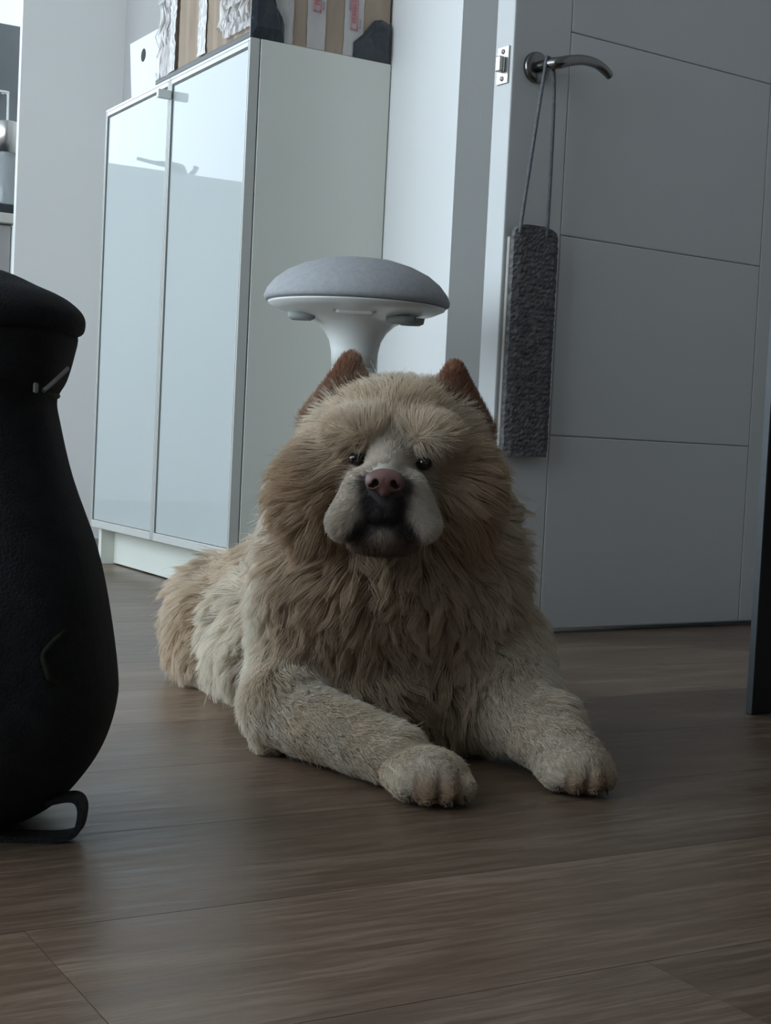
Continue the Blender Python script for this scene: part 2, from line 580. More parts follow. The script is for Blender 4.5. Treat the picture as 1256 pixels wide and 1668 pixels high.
for k in range(2):
    y0 = 0.0005 + k * (CW / 2 + 0.0008)
    y1 = y0 + CW / 2 - 0.0018
    fr = 0.0095
    bm = bmesh.new()
    for lo_, hi_ in (((0, y0, ZB), (0.020, y0 + fr, ZT)), ((0, y1 - fr, ZB), (0.020, y1, ZT)),
                     ((0, y0 + fr, ZB), (0.020, y1 - fr, ZB + 0.017)), ((0, y0 + fr, ZT - 0.016), (0.020, y1 - fr, ZT))):
        add_box(bm, lo_, hi_, 0.0008)
    d = link('door', bm_mesh(bm, 'door'), M_alu, cab)
    box('glass_pane', (0.004, y0 + fr + 0.0012, ZB + 0.0182), (0.010, y1 - fr - 0.0012, ZT - 0.0172), M_glass, d)
    # dark seal around the pane
    bm = bmesh.new()
    for lo_, hi_ in (((0.0022, y0 + fr, ZB + 0.017), (0.0038, y0 + fr + 0.0028, ZT - 0.016)), ((0.0022, y1 - fr - 0.0028, ZB + 0.017), (0.0038, y1 - fr, ZT - 0.016)),
                     ((0.0022, y0 + fr + 0.0028, ZT - 0.0188), (0.0038, y1 - fr - 0.0028, ZT - 0.016))):
        add_box(bm, lo_, hi_)
    for lo_, hi_ in (((-0.0003, y0 + 0.002, ZT - 0.0068), (0.0006, y1 - 0.002, ZT - 0.0060)), ((-0.0003, y0 + 0.0042, ZB), (0.0006, y0 + 0.0052, ZT - 0.007)), ((-0.0003, y1 - 0.0052, ZB), (0.0006, y1 - 0.0042, ZT - 0.007))):  # proud dark strips stand in for the shaded grooves of the frame
        add_box(bm, lo_, hi_)
    link('seal_and_groove_lines', bm_mesh(bm, 'seal_and_groove_lines'), M_seal_groove, d)
    if k == 0:
        box('knob', (-0.030, y1 - 0.012, ZT - 0.047), (0.0, y1 - 0.001, ZT - 0.029), M_plastic, d, 0.002, 2)

# ------------------------------------------------------------------ taped cardboard box on the cabinet
BX0, BX1, BY0, BY1, BH = 0.006, 0.298, 0.006, 0.492, 0.34
crt = tag(empty('cardboard_box', (CX, CY, CH)), 'brown cardboard box wrapped in tape and crinkled film on top of the cabinet', 'box')


def carton_mesh():
    """carton with faint vertical crush ridges on the front face"""
    bm = bmesh.new()
    nx = 60
    xs = np.linspace(BY0, BY1, nx + 1)
    def face_pts(f):
        return [f(t) for t in xs]
    front_b, front_t = [], []
    for y in xs:
        e = min(y - BY0, BY1 - y)
        dx = 0.0025 * math.sin(y * 130) * min(1, e / 0.03) + 0.0015 * math.sin(y * 47 + 1)
        front_b.append(bm.verts.new((BX0 + 0.004 + dx, y, 0.001)))
        front_t.append(bm.verts.new((BX0 + 0.004 + dx * 1.3, y, BH)))
    bb = [bm.verts.new((BX1, y, 0.001)) for y in (BY0, BY1)]
    bt = [bm.verts.new((BX1, y, BH)) for y in (BY0, BY1)]
    for i in range(nx):
        bm.faces.new((front_b[i], front_t[i], front_t[i + 1], front_b[i + 1]))
    bm.faces.new((front_b[0], bb[0], bt[0], front_t[0]))
    bm.faces.new((front_b[-1], front_t[-1], bt[1], bb[1]))
    bm.faces.new((bb[0], bb[1], bt[1], bt[0]))
    bm.faces.new(front_t + [bt[1], bt[0]])
    bm.faces.new(list(reversed(front_b)) + [bb[0], bb[1]])
    return bm_mesh(bm, 'carton')


link('carton', carton_mesh(), M_card, crt)


def crinkle(name, plane, a0, a1, z0, z1, amp, m, seed, na=26, nz=44, skew=0.0, ridge=1.0, ragged=0.006, base=0.0):
    """a sheet of film with sharp vertical creases; plane 'f' lies on the front face, 's' on the right side"""
    r = np.random.default_rng(seed)
    bm = bmesh.new()
    ph = r.random(12) * 6.28
    fr = r.uniform(60, 260, 12)
    sl = r.uniform(-1.0, 1.0, 12) * ridge
    grid = []
    for j in range(nz + 1):
        row = []
        z = z0 + (z1 - z0) * j / nz
        e0 = ragged * (r.random() - 0.5)
        e1 = ragged * (r.random() - 0.5)
        for i in range(na + 1):
            t = i / na
            a = (a0 + e0) + (a1 - a0 + e1 - e0) * t + skew * (z - z0)
            h = 0
            for q in range(12):
                s = math.sin(fr[q] * (a + sl[q] * z) + ph[q])
                h += (1 - abs(s)) ** 2 / 12
            h = base + amp * (h * 1.6 + 0.25 * r.random())
            if plane == 'f':
                row.append(bm.verts.new((BX0 - 0.001 - h, a, z)))
            else:
                row.append(bm.verts.new((a, BY0 - 0.0006 - h, z)))
        grid.append(row)
    for j in range(nz):
        for i in range(na):
            q = (grid[j][i], grid[j][i + 1], grid[j + 1][i + 1], grid[j + 1][i])
            bm.faces.new(q if plane == 's' else tuple(reversed(q)))
    o = link(name, bm_mesh(bm, name), m, crt)
    sm = o.modifiers.new('thickness', 'SOLIDIFY')
    sm.thickness = 0.0006
    return o


crinkle('plastic_wrap', 'f', BY0 + 0.002, 0.125, 0.022, BH - 0.01, 0.007, M_wrap, 3, 26, 22, ragged=0.03)
crinkle('plastic_wrap', 'f', 0.120, 0.160, 0.04, BH - 0.10, 0.005, M_wrap, 13, 9, 16, ragged=0.03)
crinkle('plastic_wrap', 'f', 0.402, BY1 - 0.002, 0.010, BH - 0.01, 0.006, M_wrap, 5, 20, 20, ragged=0.03)
crinkle('tape_strip', 'f', 0.380, 0.412, 0.012, BH - 0.01, 0.004, M_tape, 8, 12, 40, ragged=0.008, base=0.003)
crinkle('tape_strip', 'f', 0.225, 0.265, 0.016, BH - 0.01, 0.003, M_tape, 9, 12, 40, ragged=0.006)
crinkle('tape_strip', 's', 0.034, 0.088, 0.002, BH - 0.01, 0.0022, M_tape, 10, 12, 30, ragged=0.002)
crinkle('tape_strip', 's', 0.118, 0.157, 0.002, BH - 0.01, 0.0010, M_tape, 11, 10, 30, ragged=0.0015)
crinkle('tape_strip', 's', 0.197, 0.239, 0.002, BH - 0.01, 0.0010, M_tape, 12, 10, 30, ragged=0.0015)
box('bottom_wrap', (BX0 - 0.004, 0.0, 0.0), (BX0 + 0.004, BY1 + 0.001, 0.013), M_blackwood, crt, 0.002)


def tape_text(x, z, size):
    fc = bpy.data.curves.new('tape_print', 'FONT')
    fc.body = 'FRAGILE'
    fc.size = size
    fc.extrude = 0.0002
    fc.align_x = 'LEFT'
    fc.materials.append(M_ink)
    tmp = bpy.data.objects.new('tape_print_source', fc)
    me = bpy.data.meshes.new_from_object(tmp)
    bpy.data.objects.remove(tmp)
    bpy.data.curves.remove(fc)
    o = link('tape_print', me, M_ink, crt)
    # reads bottom to top on the right side (facing -y)
    o.matrix_local = Matrix.Translation((x, BY0 - 0.0042, z)) @ Matrix.Rotation(math.pi / 2, 4, 'X') @ Matrix.Rotation(math.pi / 2, 4, 'Z')
    return o


M_purple = mat('purple_ink', (0.22, 0.10, 0.20), 0.4, 0.1, 90)
for xc, z0 in ((0.1375, 0.072), (0.218, 0.052)):      # red outlined capsule with the word, small print either side
    tape_text(xc + 0.0043, z0 + 0.012, 0.0125)
    pts = []
    for k in range(9):
        a = math.pi + math.pi * k / 8
        pts.append((xc + 0.0068 * math.cos(a), BY0 - 0.0043, z0 + 0.0068 + 0.0068 * math.sin(a)))
    for k in range(9):
        a = math.pi * k / 8
        pts.append((xc + 0.0068 * math.cos(a), BY0 - 0.0043, z0 + 0.13 + 0.0068 * math.sin(a)))
    tube('tape_outline', pts, 0.0008, M_ink, crt, 6, sub=2, closed=True)
    tape_text(xc - 0.0085, z0 + 0.035, 0.0055).data.materials[0] = M_purple
    tape_text(xc + 0.0145, z0 + 0.004, 0.0048).data.materials[0] = M_purple


def corner_film(pts, depth0, name='corner_film'):
    """crumpled black film over a lower box corner, as a faceted bulging patch on the right side face"""
    bm = bmesh.new()
    c = Vector((sum(p[0] for p in pts) / len(pts), 0, sum(p[1] for p in pts) / len(pts)))
    outer = [bm.verts.new((p[0], BY0 - 0.0045, p[1])) for p in pts]
    mid = [bm.verts.new((c.x + (p[0] - c.x) * 0.72, BY0 - 0.010 - 0.004 * random.random(), c.z + (p[1] - c.z) * 0.72)) for p in pts]
    inn = [bm.verts.new((c.x + (p[0] - c.x) * 0.35, BY0 - 0.008 - 0.006 * random.random(), c.z + (p[1] - c.z) * 0.35)) for p in pts]
    back = [bm.verts.new((p[0], BY0 - 0.0008, p[1])) for p in pts]
    n = len(pts)
    for k in range(n):
        q = (k + 1) % n
        bm.faces.new((back[k], back[q], outer[q], outer[k]))
        bm.faces.new((outer[k], outer[q], mid[q], mid[k]))
        bm.faces.new((mid[k], mid[q], inn[q], inn[k]))
    bm.faces.new(inn)
    bm.faces.new(list(reversed(back)))
    return link(name, bm_mesh(bm, name), M_bin, crt)


corner_film([(BX0 - 0.006, 0.001), (0.050, 0.001), (0.070, 0.001), (0.069, 0.034), (0.055, 0.058), (0.045, 0.080), (0.034, 0.12), (0.020, 0.16), (BX0 - 0.006, 0.19)], 0)
corner_film([(0.218, 0.001), (0.26, 0.001), (BX1 + 0.001, 0.001), (BX1 + 0.001, 0.075), (0.278, 0.082), (0.262, 0.078), (0.240, 0.050), (0.219, 0.030)], 0)

# ------------------------------------------------------------------ white file box beside it
fb = tag(empty('file_box', (CX + 0.025, CY + 0.515, CH)), 'white box file with round finger hole beside the cardboard box', 'box file')
bm = bmesh.new()
FD, FW0, FW1, FH = 0.245, 0.186, 0.212, 0.142
v = [bm.verts.new(p) for p in ((0, 0, 0), (FD, 0, 0), (FD, FW0, 0), (0, FW0, 0), (0, 0, FH - 0.004), (FD, 0, FH), (FD, FW1, FH), (0, FW1, FH))]
for f_ in ((0, 3, 2, 1), (4, 5, 6, 7), (0, 1, 5, 4), (1, 2, 6, 5), (2, 3, 7, 6), (3, 0, 4, 7)):
    bm.faces.new([v[i] for i in f_])
bmesh.ops.bevel(bm, geom=list(bm.edges), offset=0.0012, segments=1, affect='EDGES')
link('case', bm_mesh(bm, 'case'), M_paper, fb)
lathe('finger_hole', [(0, 0.0), (0.0135, 0.0), (0.0145, 0.0008), (0.0135, 0.0012), (0, 0.0009)], M_hole, fb, (0.0004, 0.120, 0.098), 32, (0, -math.pi / 2, 0))

# ------------------------------------------------------------------ stool
sp_ = G(-0.0625, 2.35)
st = tag(empty('wobble_stool', (sp_.x, sp_.y, 0), -TH), 'white stool with round domed grey cushion standing behind the dog', 'stool')
lathe('cushion', [(0, 0.6145), (0.03, 0.614), (0.06, 0.610), (0.09, 0.601), (0.115, 0.589), (0.133, 0.575), (0.145, 0.560), (0.1495, 0.549), (0.1488, 0.5435), (0.145, 0.5405), (0.10, 0.5395), (0, 0.5395)],
      M_seat, st, seg=72)
lathe('seat_shell', [(0, 0.5393), (0.143, 0.5393), (0.1415, 0.5360), (0.125, 0.5285), (0.10, 0.5215), (0.078, 0.5165), (0.062, 0.508), (0.050, 0.496), (0.042, 0.482), (0.038, 0.465), (0.0365, 0.44), (0, 0.44)],
      M_plastic, st, seg=64)
box('release_lever', (-0.030, -0.102, 0.5175), (0.030, -0.045, 0.5345), M_plastic, st, 0.005, 3)
bm = bmesh.new()
for lo_, hi_ in (((-0.0335, -0.1015, 0.521), (-0.0305, -0.06, 0.5385)), ((0.0305, -0.1015, 0.521), (0.0335, -0.06, 0.5385)), ((-0.0335, -0.1015, 0.5352), (0.0335, -0.06, 0.5385))):
    add_box(bm, lo_, hi_)
link('lever_gap', bm_mesh(bm, 'lever_gap'), M_grip, st)
for a in (205, 318, 338):
    x, y = 0.094 * math.cos(math.radians(a)), 0.094 * math.sin(math.radians(a))
    lathe('tilt_pad', [(0, 0.0), (0.010, 0.0), (0.014, 0.003), (0.015, 0.012), (0, 0.012)], M_grip, st, (x, y, 0.5085), 20, sx=1.5, sy=0.8)
lathe('column', [(0, 0.4398), (0.0362, 0.4398), (0.036, 0.30), (0.0365, 0.12), (0, 0.12)], M_plastic, st, seg=40)
lathe('foot_dome', [(0, 0.1198), (0.045, 0.1198), (0.06, 0.085), (0.11, 0.055), (0.145, 0.03), (0.15, 0.012), (0.14, 0.002), (0, 0.0)], M_plastic, st, seg=56)

# ------------------------------------------------------------------ rucksack
bw = 1.18
bp_ = G(-0.372, bw)
bag = tag(empty('rucksack', (bp_.x, bp_.y, 0), -TH), 'tall black fabric rucksack standing on the floor at the left', 'rucksack')
prof = [(0.0005, 0.075), (0.008, 0.098), (0.0227, 0.120), (0.0439, 0.137), (0.0674, 0.1486), (0.0931, 0.1551), (0.1185, 0.1556), (0.1736, 0.1469), (0.2233, 0.135),
        (0.2823, 0.1127), (0.3265, 0.101), (0.3463, 0.0978), (0.3615, 0.1047), (0.3816, 0.1099), (0.400, 0.112), (0.412, 0.10), (0.418, 0.05)]


def loft(name, prof, m, parent, expo=2.6, depth=0.72, seg=56, wob=0.0, off=(0, 0), topcap=True):
    bm = bmesh.new()
    rings = []
    for j, (z, a) in enumerate(prof):
        ring = []
        for k in range(seg):
            t = 2 * math.pi * k / seg
            c, s = math.cos(t), math.sin(t)
            x = math.copysign(abs(c) ** (2 / expo), c) * a
            y = math.copysign(abs(s) ** (2 / expo), s) * a * depth
            wv = 1 + wob * math.sin(5 * t + 23 * z) * abs(s)
            ring.append(bm.verts.new((off[0] + x, off[1] + y * wv, z)))
        rings.append(ring)
    for a_, b_ in zip(rings, rings[1:]):
        for k in range(seg):
            bm.faces.new((a_[k], a_[(k + 1) % seg], b_[(k + 1) % seg], b_[k]))
    bm.faces.new(list(reversed(rings[0])))
    bm.faces.new(rings[-1])
    o = link(name, bm_mesh(bm, name), m, parent, smooth=True)
    return o


def smooth_prof(p, n=4):
    out = []
    for i in range(len(p) - 1):
        g_ = lambda j: np.array(p[max(0, min(len(p) - 1, j))])
        p0, p1, p2, p3 = g_(i - 1), g_(i), g_(i + 1), g_(i + 2)
        for s in range(n):
            t = s / n
            out.append(tuple(0.5 * ((2 * p1) + (p2 - p0) * t + (2 * p0 - 5 * p1 + 4 * p2 - p3) * t * t + (3 * p1 - 3 * p2 + p3 - p0) * t ** 3)))
    out.append(p[-1])
    return out


loft('body', smooth_prof(prof), M_black, bag, wob=0.03, expo=3.0)
pk = box('front_pocket', (-0.078, -0.128, 0.045), (0.060, -0.085, 0.205), M_black, bag, 0.018, 3)
tube('pocket_zip', [(-0.066, -0.1285 - pk.location.y, 0.14), (0.0, -0.1295 - pk.location.y, 0.146), (0.062, -0.1285 - pk.location.y, 0.14)], 0.0022, M_web, pk, 6)
for s_ in (-1, 1):
    tube('shoulder_strap', [(0.052 * s_, 0.070, 0.375), (0.060 * s_, 0.098, 0.32), (0.064 * s_, 0.118, 0.22), (0.070 * s_, 0.122, 0.12), (0.078 * s_, 0.106, 0.05)], 0.01, M_web, bag, flat=(0.020, 0.005), up=(1, 0, 0))
tube('haul_loop', [(-0.03, 0.072, 0.385), (-0.02, 0.098, 0.40), (0.02, 0.098, 0.40), (0.03, 0.072, 0.385)], 0.01, M_web, bag, flat=(0.008, 0.0018), up=(0, 0, 1))
tube('collar_cord', [(0.101 * math.cos(a_), 0.074 * math.sin(a_), 0.349) for a_ in [2 * math.pi * q_ / 16 for q_ in range(16)]], 0.0022, M_web, bag, 6, sub=3, closed=True)
# lid: a domed flap that overhangs the body, higher to the left
lid_prof = [(0.3985, 0.105), (0.3985, 0.113), (0.4015, 0.1185), (0.4105, 0.1198), (0.418, 0.1165), (0.4259, 0.1072), (0.4313, 0.097), (0.437, 0.082), (0.4437, 0.066), (0.4480, 0.050), (0.4495, 0.02)]
loft('lid', smooth_prof(lid_prof, 3), M_black, bag, expo=2.3, depth=0.78)
tube('strap', [(0.118, -0.05, 0.030), (0.133, -0.05, 0.0342), (0.1417, -0.05, 0.0335), (0.1455, -0.05, 0.0264), (0.1445, -0.05, 0.014), (0.1405, -0.05, 0.0065),
               (0.127, -0.052, 0.0028), (0.10, -0.055, 0.0026), (0.06, -0.058, 0.0030)], 0.01, M_web, bag, flat=(0.011, 0.0022), up=(0, 1, 0))
tube('compression_strap', [(0.101, -0.045, 0.3515), (0.1055, -0.041, 0.3565), (0.111, -0.035, 0.3635), (0.1165, -0.03, 0.3705)], 0.01, M_greyweb, bag, flat=(0.0026, 0.0012), up=(0, 1, 0))
box('buckle', (0.0945, -0.052, 0.3495), (0.0975, -0.045, 0.3575), M_greyweb, bag, 0.001)
tube('cord_loop', [(0.131, -0.072, 0.168), (0.124, -0.083, 0.160), (0.119, -0.089, 0.151), (0.122, -0.090, 0.141), (0.1245, -0.089, 0.134), (0.131, -0.084, 0.1295)], 0.0022, M_olive, bag, 8)

# ------------------------------------------------------------------ black furniture panel at the right edge
dk = tag(empty('black_desk', (1.336, 1.345, 0)), 'black desk with slab side panel standing at the right edge', 'desk')
box('side_panel', (0.0, -0.0, 0.0), (0.56, 0.0110, 0.72), M_blackwood, dk, 0.0006)
box('edge_band', (-0.0012, 0.0004, 0.001), (-0.0001, 0.0106, 0.72), M_edge, dk)
box('side_panel', (0.0, -1.2, 0.0), (0.56, -1.1825, 0.72), M_blackwood, dk, 0.0006)
box('desk_top', (0.0, -1.22, 0.7202), (0.58, 0.018, 0.745), M_blackwood, dk, 0.002)
box('modesty_panel', (0.52, -1.1822, 0.25), (0.537, -0.0002, 0.7198), M_blackwood, dk)

# ------------------------------------------------------------------ kitchen glimpse left of the nib wall
kc = tag(empty('kitchen_unit', (1.0, 4.15, 0)), 'grey kitchen base unit with pale worktop edge seen past the wall at left', 'kitchen unit')
box('worktop', (-0.1, 0.0, 0.887), (0.424, 0.60, 0.915), M_worktop, kc, 0.002)
box('cupboard_door', (-0.1, 0.022, 0.12), (0.146, 0.040, 0.882), M_dim, kc, 0.002)
box('end_panel', (0.148, 0.014, 0.0), (0.166, 0.60, 0.886), M_plastic, kc, 0.001)
box('carcass', (-0.1, 0.0405, 0.10), (0.1475, 0.60, 0.886), M_cabin, kc)
box('plinth', (-0.1, 0.07, 0.0), (0.1475, 0.09, 0.0998), M_cabin, kc)
sb = tag(box('splashback', (0.90, 4.752, 0.9152), (1.424, 4.770, 1.60), M_splash, bev=0.001), 'glossy dark grey splashback panel above the kitchen worktop', 'splashback')
tray = tag(box('black_tray', (0.92, 4.168, 0.9152), (1.21, 4.52, 0.944), M_bin, bev=0.003), 'black slab lying on the kitchen worktop under the jar', 'tray')
jr = tag(empty('storage_jar', (1.178, 4.37, 0.9442)), 'tall glass jar with brushed metal band at the far left', 'jar')
lathe('glass_body', [(0, 0.0), (0.031, 0.0), (0.0335, 0.004), (0.0335, 0.176), (0.030, 0.176), (0.030, 0.006), (0, 0.006)], M_jar, jr, seg=40)
lathe('metal_lid', [(0.0, 0.1762), (0.0345, 0.1762), (0.0345, 0.266), (0.033, 0.268), (0, 0.268)], M_steel, jr, seg=40)
rk = tag(empty('wire_rail', (1.0, 4.70, 1.37)), 'thin white wire rail fixed to the grey splashback', 'rail')
tube('rail_bar', [(-0.09, 0.0, 0.0), (0.1, 0.0, 0.0), (0.254, 0.0, 0.004), (0.264, 0.0, 0.0), (0.266, 0.0, -0.012), (0.267, 0.0, -0.08), (0.2675, 0.0, -0.15)], 0.004, M_plastic, rk, 8)
tube('rail_bracket', [(0.262, 0.0, 0.0), (0.262, 0.03, 0.006), (0.262, 0.0515, 0.008)], 0.004, M_plastic, rk, 8)
tp = tag(empty('mixer_tap', (-0.22, 6.26, 1.482)), 'dark tap silhouette on the window sill, mirrored in the glass cabinet doors', 'tap')
lathe('tap_body', [(0, 0), (0.04, 0), (0.038, 0.01), (0.032, 0.022), (0.028, 0.034), (0.015, 0.044), (0, 0.046)], M_hanger, tp, seg=24)
tube('spout', [(0.0, 0.0, 0.026), (0.05, 0, 0.034), (0.12, 0, 0.034), (0.20, 0, 0.042)], [0.022, 0.016, 0.009, 0.008], M_hanger, tp, 12)
tube('tap_lever', [(-0.055, 0.0, 0.0), (-0.075, 0, 0.022), (-0.083, 0, 0.042)], [0.013, 0.011, 0.014], M_hanger, tp, 12)
# ------------------------------------------------------------------ the dog: one continuous body grown from blended volumes, then fur
DW0 = 1.60                                   # the dog's frame: u to the right, w ahead (less DW0), z up
dp_ = G(0.0, DW0)
dog = tag(empty('dog', (dp_.x, dp_.y, 0), -TH), 'cream fluffy chow dog lying on the floor, head raised, front paws stretched forward', 'dog')

CREAM, TAN, PALE = (0.69, 0.585, 0.46), (0.52, 0.39, 0.27), (0.74, 0.66, 0.55)
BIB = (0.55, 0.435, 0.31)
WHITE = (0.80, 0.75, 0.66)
MUZ, CHIN, DARK, RUST, TOE = (0.66, 0.60, 0.52), (0.24, 0.155, 0.125), (0.06, 0.052, 0.052), (0.31, 0.155, 0.095), (0.54, 0.40, 0.265)
A_ = np.array
F_BACK, F_DOWN = A_([0, .6, -.5]), A_([0, -.25, -1.0])
prims = []


def nrm(v):
    v = np.asarray(v, float)
    return v / np.linalg.norm(v)


def ell(c, r, k=0.03, col=CREAM, hl=0.045, fl='rad', yaw=0.0, lift=0.35):
    prims.append(dict(t='e', c=A_(c), r=A_(r), k=k, col=col, hl=hl, fl=fl, yaw=yaw, lift=lift))


def cap(a, b, ra, rb, k=0.025, col=PALE, hl=0.014, fl=None, lift=0.2):
    prims.append(dict(t='c', a=A_(a), b=A_(b), ra=ra, rb=rb, k=k, col=col, hl=hl, fl=nrm(A_(b) - A_(a)) if fl is None else fl, lift=lift))


def tri(p, rad, k=0.008, col=RUST, hl=0.006, fl=None, lift=0.25):
    prims.append(dict(t='t', p=[A_(q) for q in p], rad=rad, k=k, col=col, hl=hl, fl=A_([0, .2, 1.0]) if fl is None else fl, lift=lift))


def cut_cap(a, b, ra, rb, k=0.004):
    prims.append(dict(t='-c', a=A_(a), b=A_(b), ra=ra, rb=rb, k=k))


def cut_ell(c, r, k=0.004):
    prims.append(dict(t='-e', c=A_(c), r=A_(r), k=k, yaw=0))


# trunk, haunch, flank (the body runs back to the left)
cap((0.0, 1.66, .125), (-0.13, 1.90, .100), .108, .085, .03, CREAM, .040, A_([-.45, .6, -.55]), .35)
ell((-.195, 1.965, .078), (.082, .092, .070), .03, CREAM, .038, A_([-.55, .25, -.75]), lift=.4)
ell((-.205, 1.875, .064), (.060, .062, .058), .025, CREAM, .036, A_([-.5, -.15, -.8]), lift=.4)
ell((-.148, 1.765, .078), (.052, .062, .066), .025, PALE, .040, A_([-.45, -.15, -.85]), lift=.4)
cap((-.12, 2.00, .13), (-.05, 2.06, .10), .035, .022, .03, CREAM, .045, A_([.3, .4, -.5]))
cap((-.215, 1.84, .022), (-.175, 1.765, .020), .022, .020, .015, PALE, .012)
# chest, neck and mane
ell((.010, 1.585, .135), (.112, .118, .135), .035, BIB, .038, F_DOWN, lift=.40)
ell((.006, 1.570, .245), (.111, .105, .105), .04, CREAM, .042, 'rad', lift=.40)
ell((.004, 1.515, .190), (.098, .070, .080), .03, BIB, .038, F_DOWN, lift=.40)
ell((-.074, 1.545, .165), (.046, .060, .085), .03, CREAM, .040, 'rad', lift=.40)
ell((.088, 1.545, .170), (.046, .060, .085), .03, CREAM, .040, 'rad', lift=.40)
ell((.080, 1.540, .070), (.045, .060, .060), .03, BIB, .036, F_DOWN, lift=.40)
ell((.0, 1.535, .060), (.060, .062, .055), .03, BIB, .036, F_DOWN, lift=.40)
# skull and face
ell((.007, 1.525, .322), (.089, .085, .062), .03, CREAM, .026, 'rad', lift=.45)
ell((.003, 1.478, .308), (.072, .070, .060), .025, CREAM, .017, 'rad', lift=.40)
ell((-.034, 1.425, .334), (.030, .028, .018), .015, CREAM, .014, 'rad', lift=.45)
ell((.040, 1.425, .333), (.030, .028, .018), .015, CREAM, .014, 'rad', lift=.45)
ell((-.066, 1.475, .268), (.040, .045, .050), .025, TAN, .030, 'rad', lift=.40)
ell((.070, 1.475, .270), (.040, .045, .050), .025, TAN, .030, 'rad', lift=.40)
# muzzle
ell((-.001, 1.408, .272), (.040, .052, .032), .015, MUZ, .006, 'muz', lift=.22)
cap((0, 1.425, .312), (-.002, 1.368, .295), .021, .0145, .012, MUZ, .006, A_([0, 1, .3]))
cap((-.023, 1.371, .282), (-.0375, 1.374, .2475), .0155, .0175, .010, MUZ, .006, A_([-.5, .6, -.6]), .2)
cap((.0215, 1.371, .282), (.0345, 1.374, .2485), .0155, .0175, .010, MUZ, .006, A_([.5, .6, -.6]), .2)
cap((-.001, 1.361, .281), (-.001, 1.361, .2590), .0145, .0135, .010, DARK, .0035, A_([0, 1, 0]))
ell((-.001, 1.375, .2385), (.0185, .019, .012), .004, (.44, .36, .30), .005, A_([0, .6, -.7]), lift=.2)
ell((-.001, 1.394, .2260), (.033, .030, .0100), .006, CHIN, .006, A_([0, .6, -.7]), lift=.2)
# front legs
cap((-.080, 1.575, .110), (-.094, 1.492, .052), .050, .038, .03, PALE, .022, A_([-.15, -.3, -.9]), .3)
cap((-.094, 1.480, .044), (.024, 1.350, .031), .0345, .0255, .02, PALE, .012)
ell((.050, 1.316, .023), (.033, .036, .023), .012, PALE, .007, A_([.45, -.9, -.2]), lift=.15)
ell((-.108, 1.475, .014), (.013, .013, .012), .01, PALE, .012, A_([-.5, -.5, -.5]))
cap((.128, 1.575, .105), (.142, 1.500, .062), .052, .042, .03, PALE, .022, A_([.2, -.3, -.9]), .3)
cap((.142, 1.495, .055), (.184, 1.398, .033), .038, .0275, .02, PALE, .012)
ell((.192, 1.380, .024), (.033, .036, .024), .012, PALE, .007, A_([.25, -1, -.2]), lift=.15)
ell((.178, 1.452, .048), (.022, .026, .028), .015, PALE, .020, A_([.7, .2, -.2]), lift=.4)
toesL = [(.029, 1.297, .016), (.0475, 1.2855, .0175), (.067, 1.2865, .0175), (.0805, 1.300, .016)]
toesR = [(.1725, 1.362, .0165), (.190, 1.3525, .0175), (.2075, 1.354, .0175), (.219, 1.367, .016)]
for i, p in enumerate(toesL + toesR):
    d = nrm((.35, -.9, 0)) if i < 4 else nrm((.2, -1, 0))
    q = A_(p)
    cap(q - d * .020 + A_([0, 0, .006]), q, .0135, .0122 if i % 4 in (1, 2) else .0115, .005, TOE if i % 4 in (1, 2) else PALE, .006, d, .12)
# ears
tri(((-.030, 1.512, .366), (-.0430, 1.503, .4045), (-.0835, 1.522, .344)), .0088)
tri(((.0475, 1.512, .364), (.0635, 1.503, .4015), (.0985, 1.522, .342)), .0088)
cut_ell((-.053, 1.484, .372), (.018, .013, .017), .006)
cut_ell((.071, 1.484, .370), (.018, .013, .017), .006)
# eye sockets, lip line, philtrum
EYES = [A_([-.0305, 1.4035, .3068]), A_([.0352, 1.4035, .3055])]
for e in EYES:
    cut_ell(e + A_([0, -.006, 0]), (.0095, .013, .0070), .005)
cut_cap((-.001, 1.352, .2495), (-.018, 1.357, .244), .003, .004, .004)
cut_cap((-.018, 1.357, .244), (-.029, 1.366, .228), .0045, .0045, .004)
cut_cap((-.001, 1.352, .2495), (.016, 1.357, .245), .003, .004, .004)
cut_cap((.016, 1.357, .245), (.0265, 1.366, .228), .0045, .0045, .004)
cut_cap((-.001, 1.3455, .280), (-.001, 1.346, .254), .0012, .0012, .002)


def sdf(p, P):
    """distance of points P (n,3) to primitive p"""
    t = p['t'].lstrip('-')
    if t == 'e':
        q = (P - p['c']) / p['r']
        k0 = np.sqrt((q * q).sum(1)) + 1e-9
        q2 = q / p['r']
        k1 = np.sqrt((q2 * q2).sum(1)) + 1e-9
        return k0 * (k0 - 1.0) / k1
    if t == 'c':
        ab = p['b'] - p['a']
        h = np.clip(((P - p['a']) @ ab) / (ab @ ab), 0, 1)
        d = P - p['a'] - h[:, None] * ab
        return np.sqrt((d * d).sum(1)) - (p['ra'] + (p['rb'] - p['ra']) * h)
    a, b, c = p['p']
    ba, cb, ac = b - a, c - b, a - c
    pa, pb, pc = P - a, P - b, P - c
    nor = np.cross(ba, ac)
    inside = (np.sign(pa @ np.cross(ba, nor)) + np.sign(pb @ np.cross(cb, nor)) + np.sign(pc @ np.cross(ac, nor))) < 2.0

    def seg(v, e):
        q = e * np.clip((v @ e) / (e @ e), 0, 1)[:, None] - v
        return (q * q).sum(1)
    d2 = np.where(inside, np.minimum(np.minimum(seg(pa, ba), seg(pb, cb)), seg(pc, ac)), (pa @ nor) ** 2 / (nor @ nor))
    return np.sqrt(d2) - p['rad']


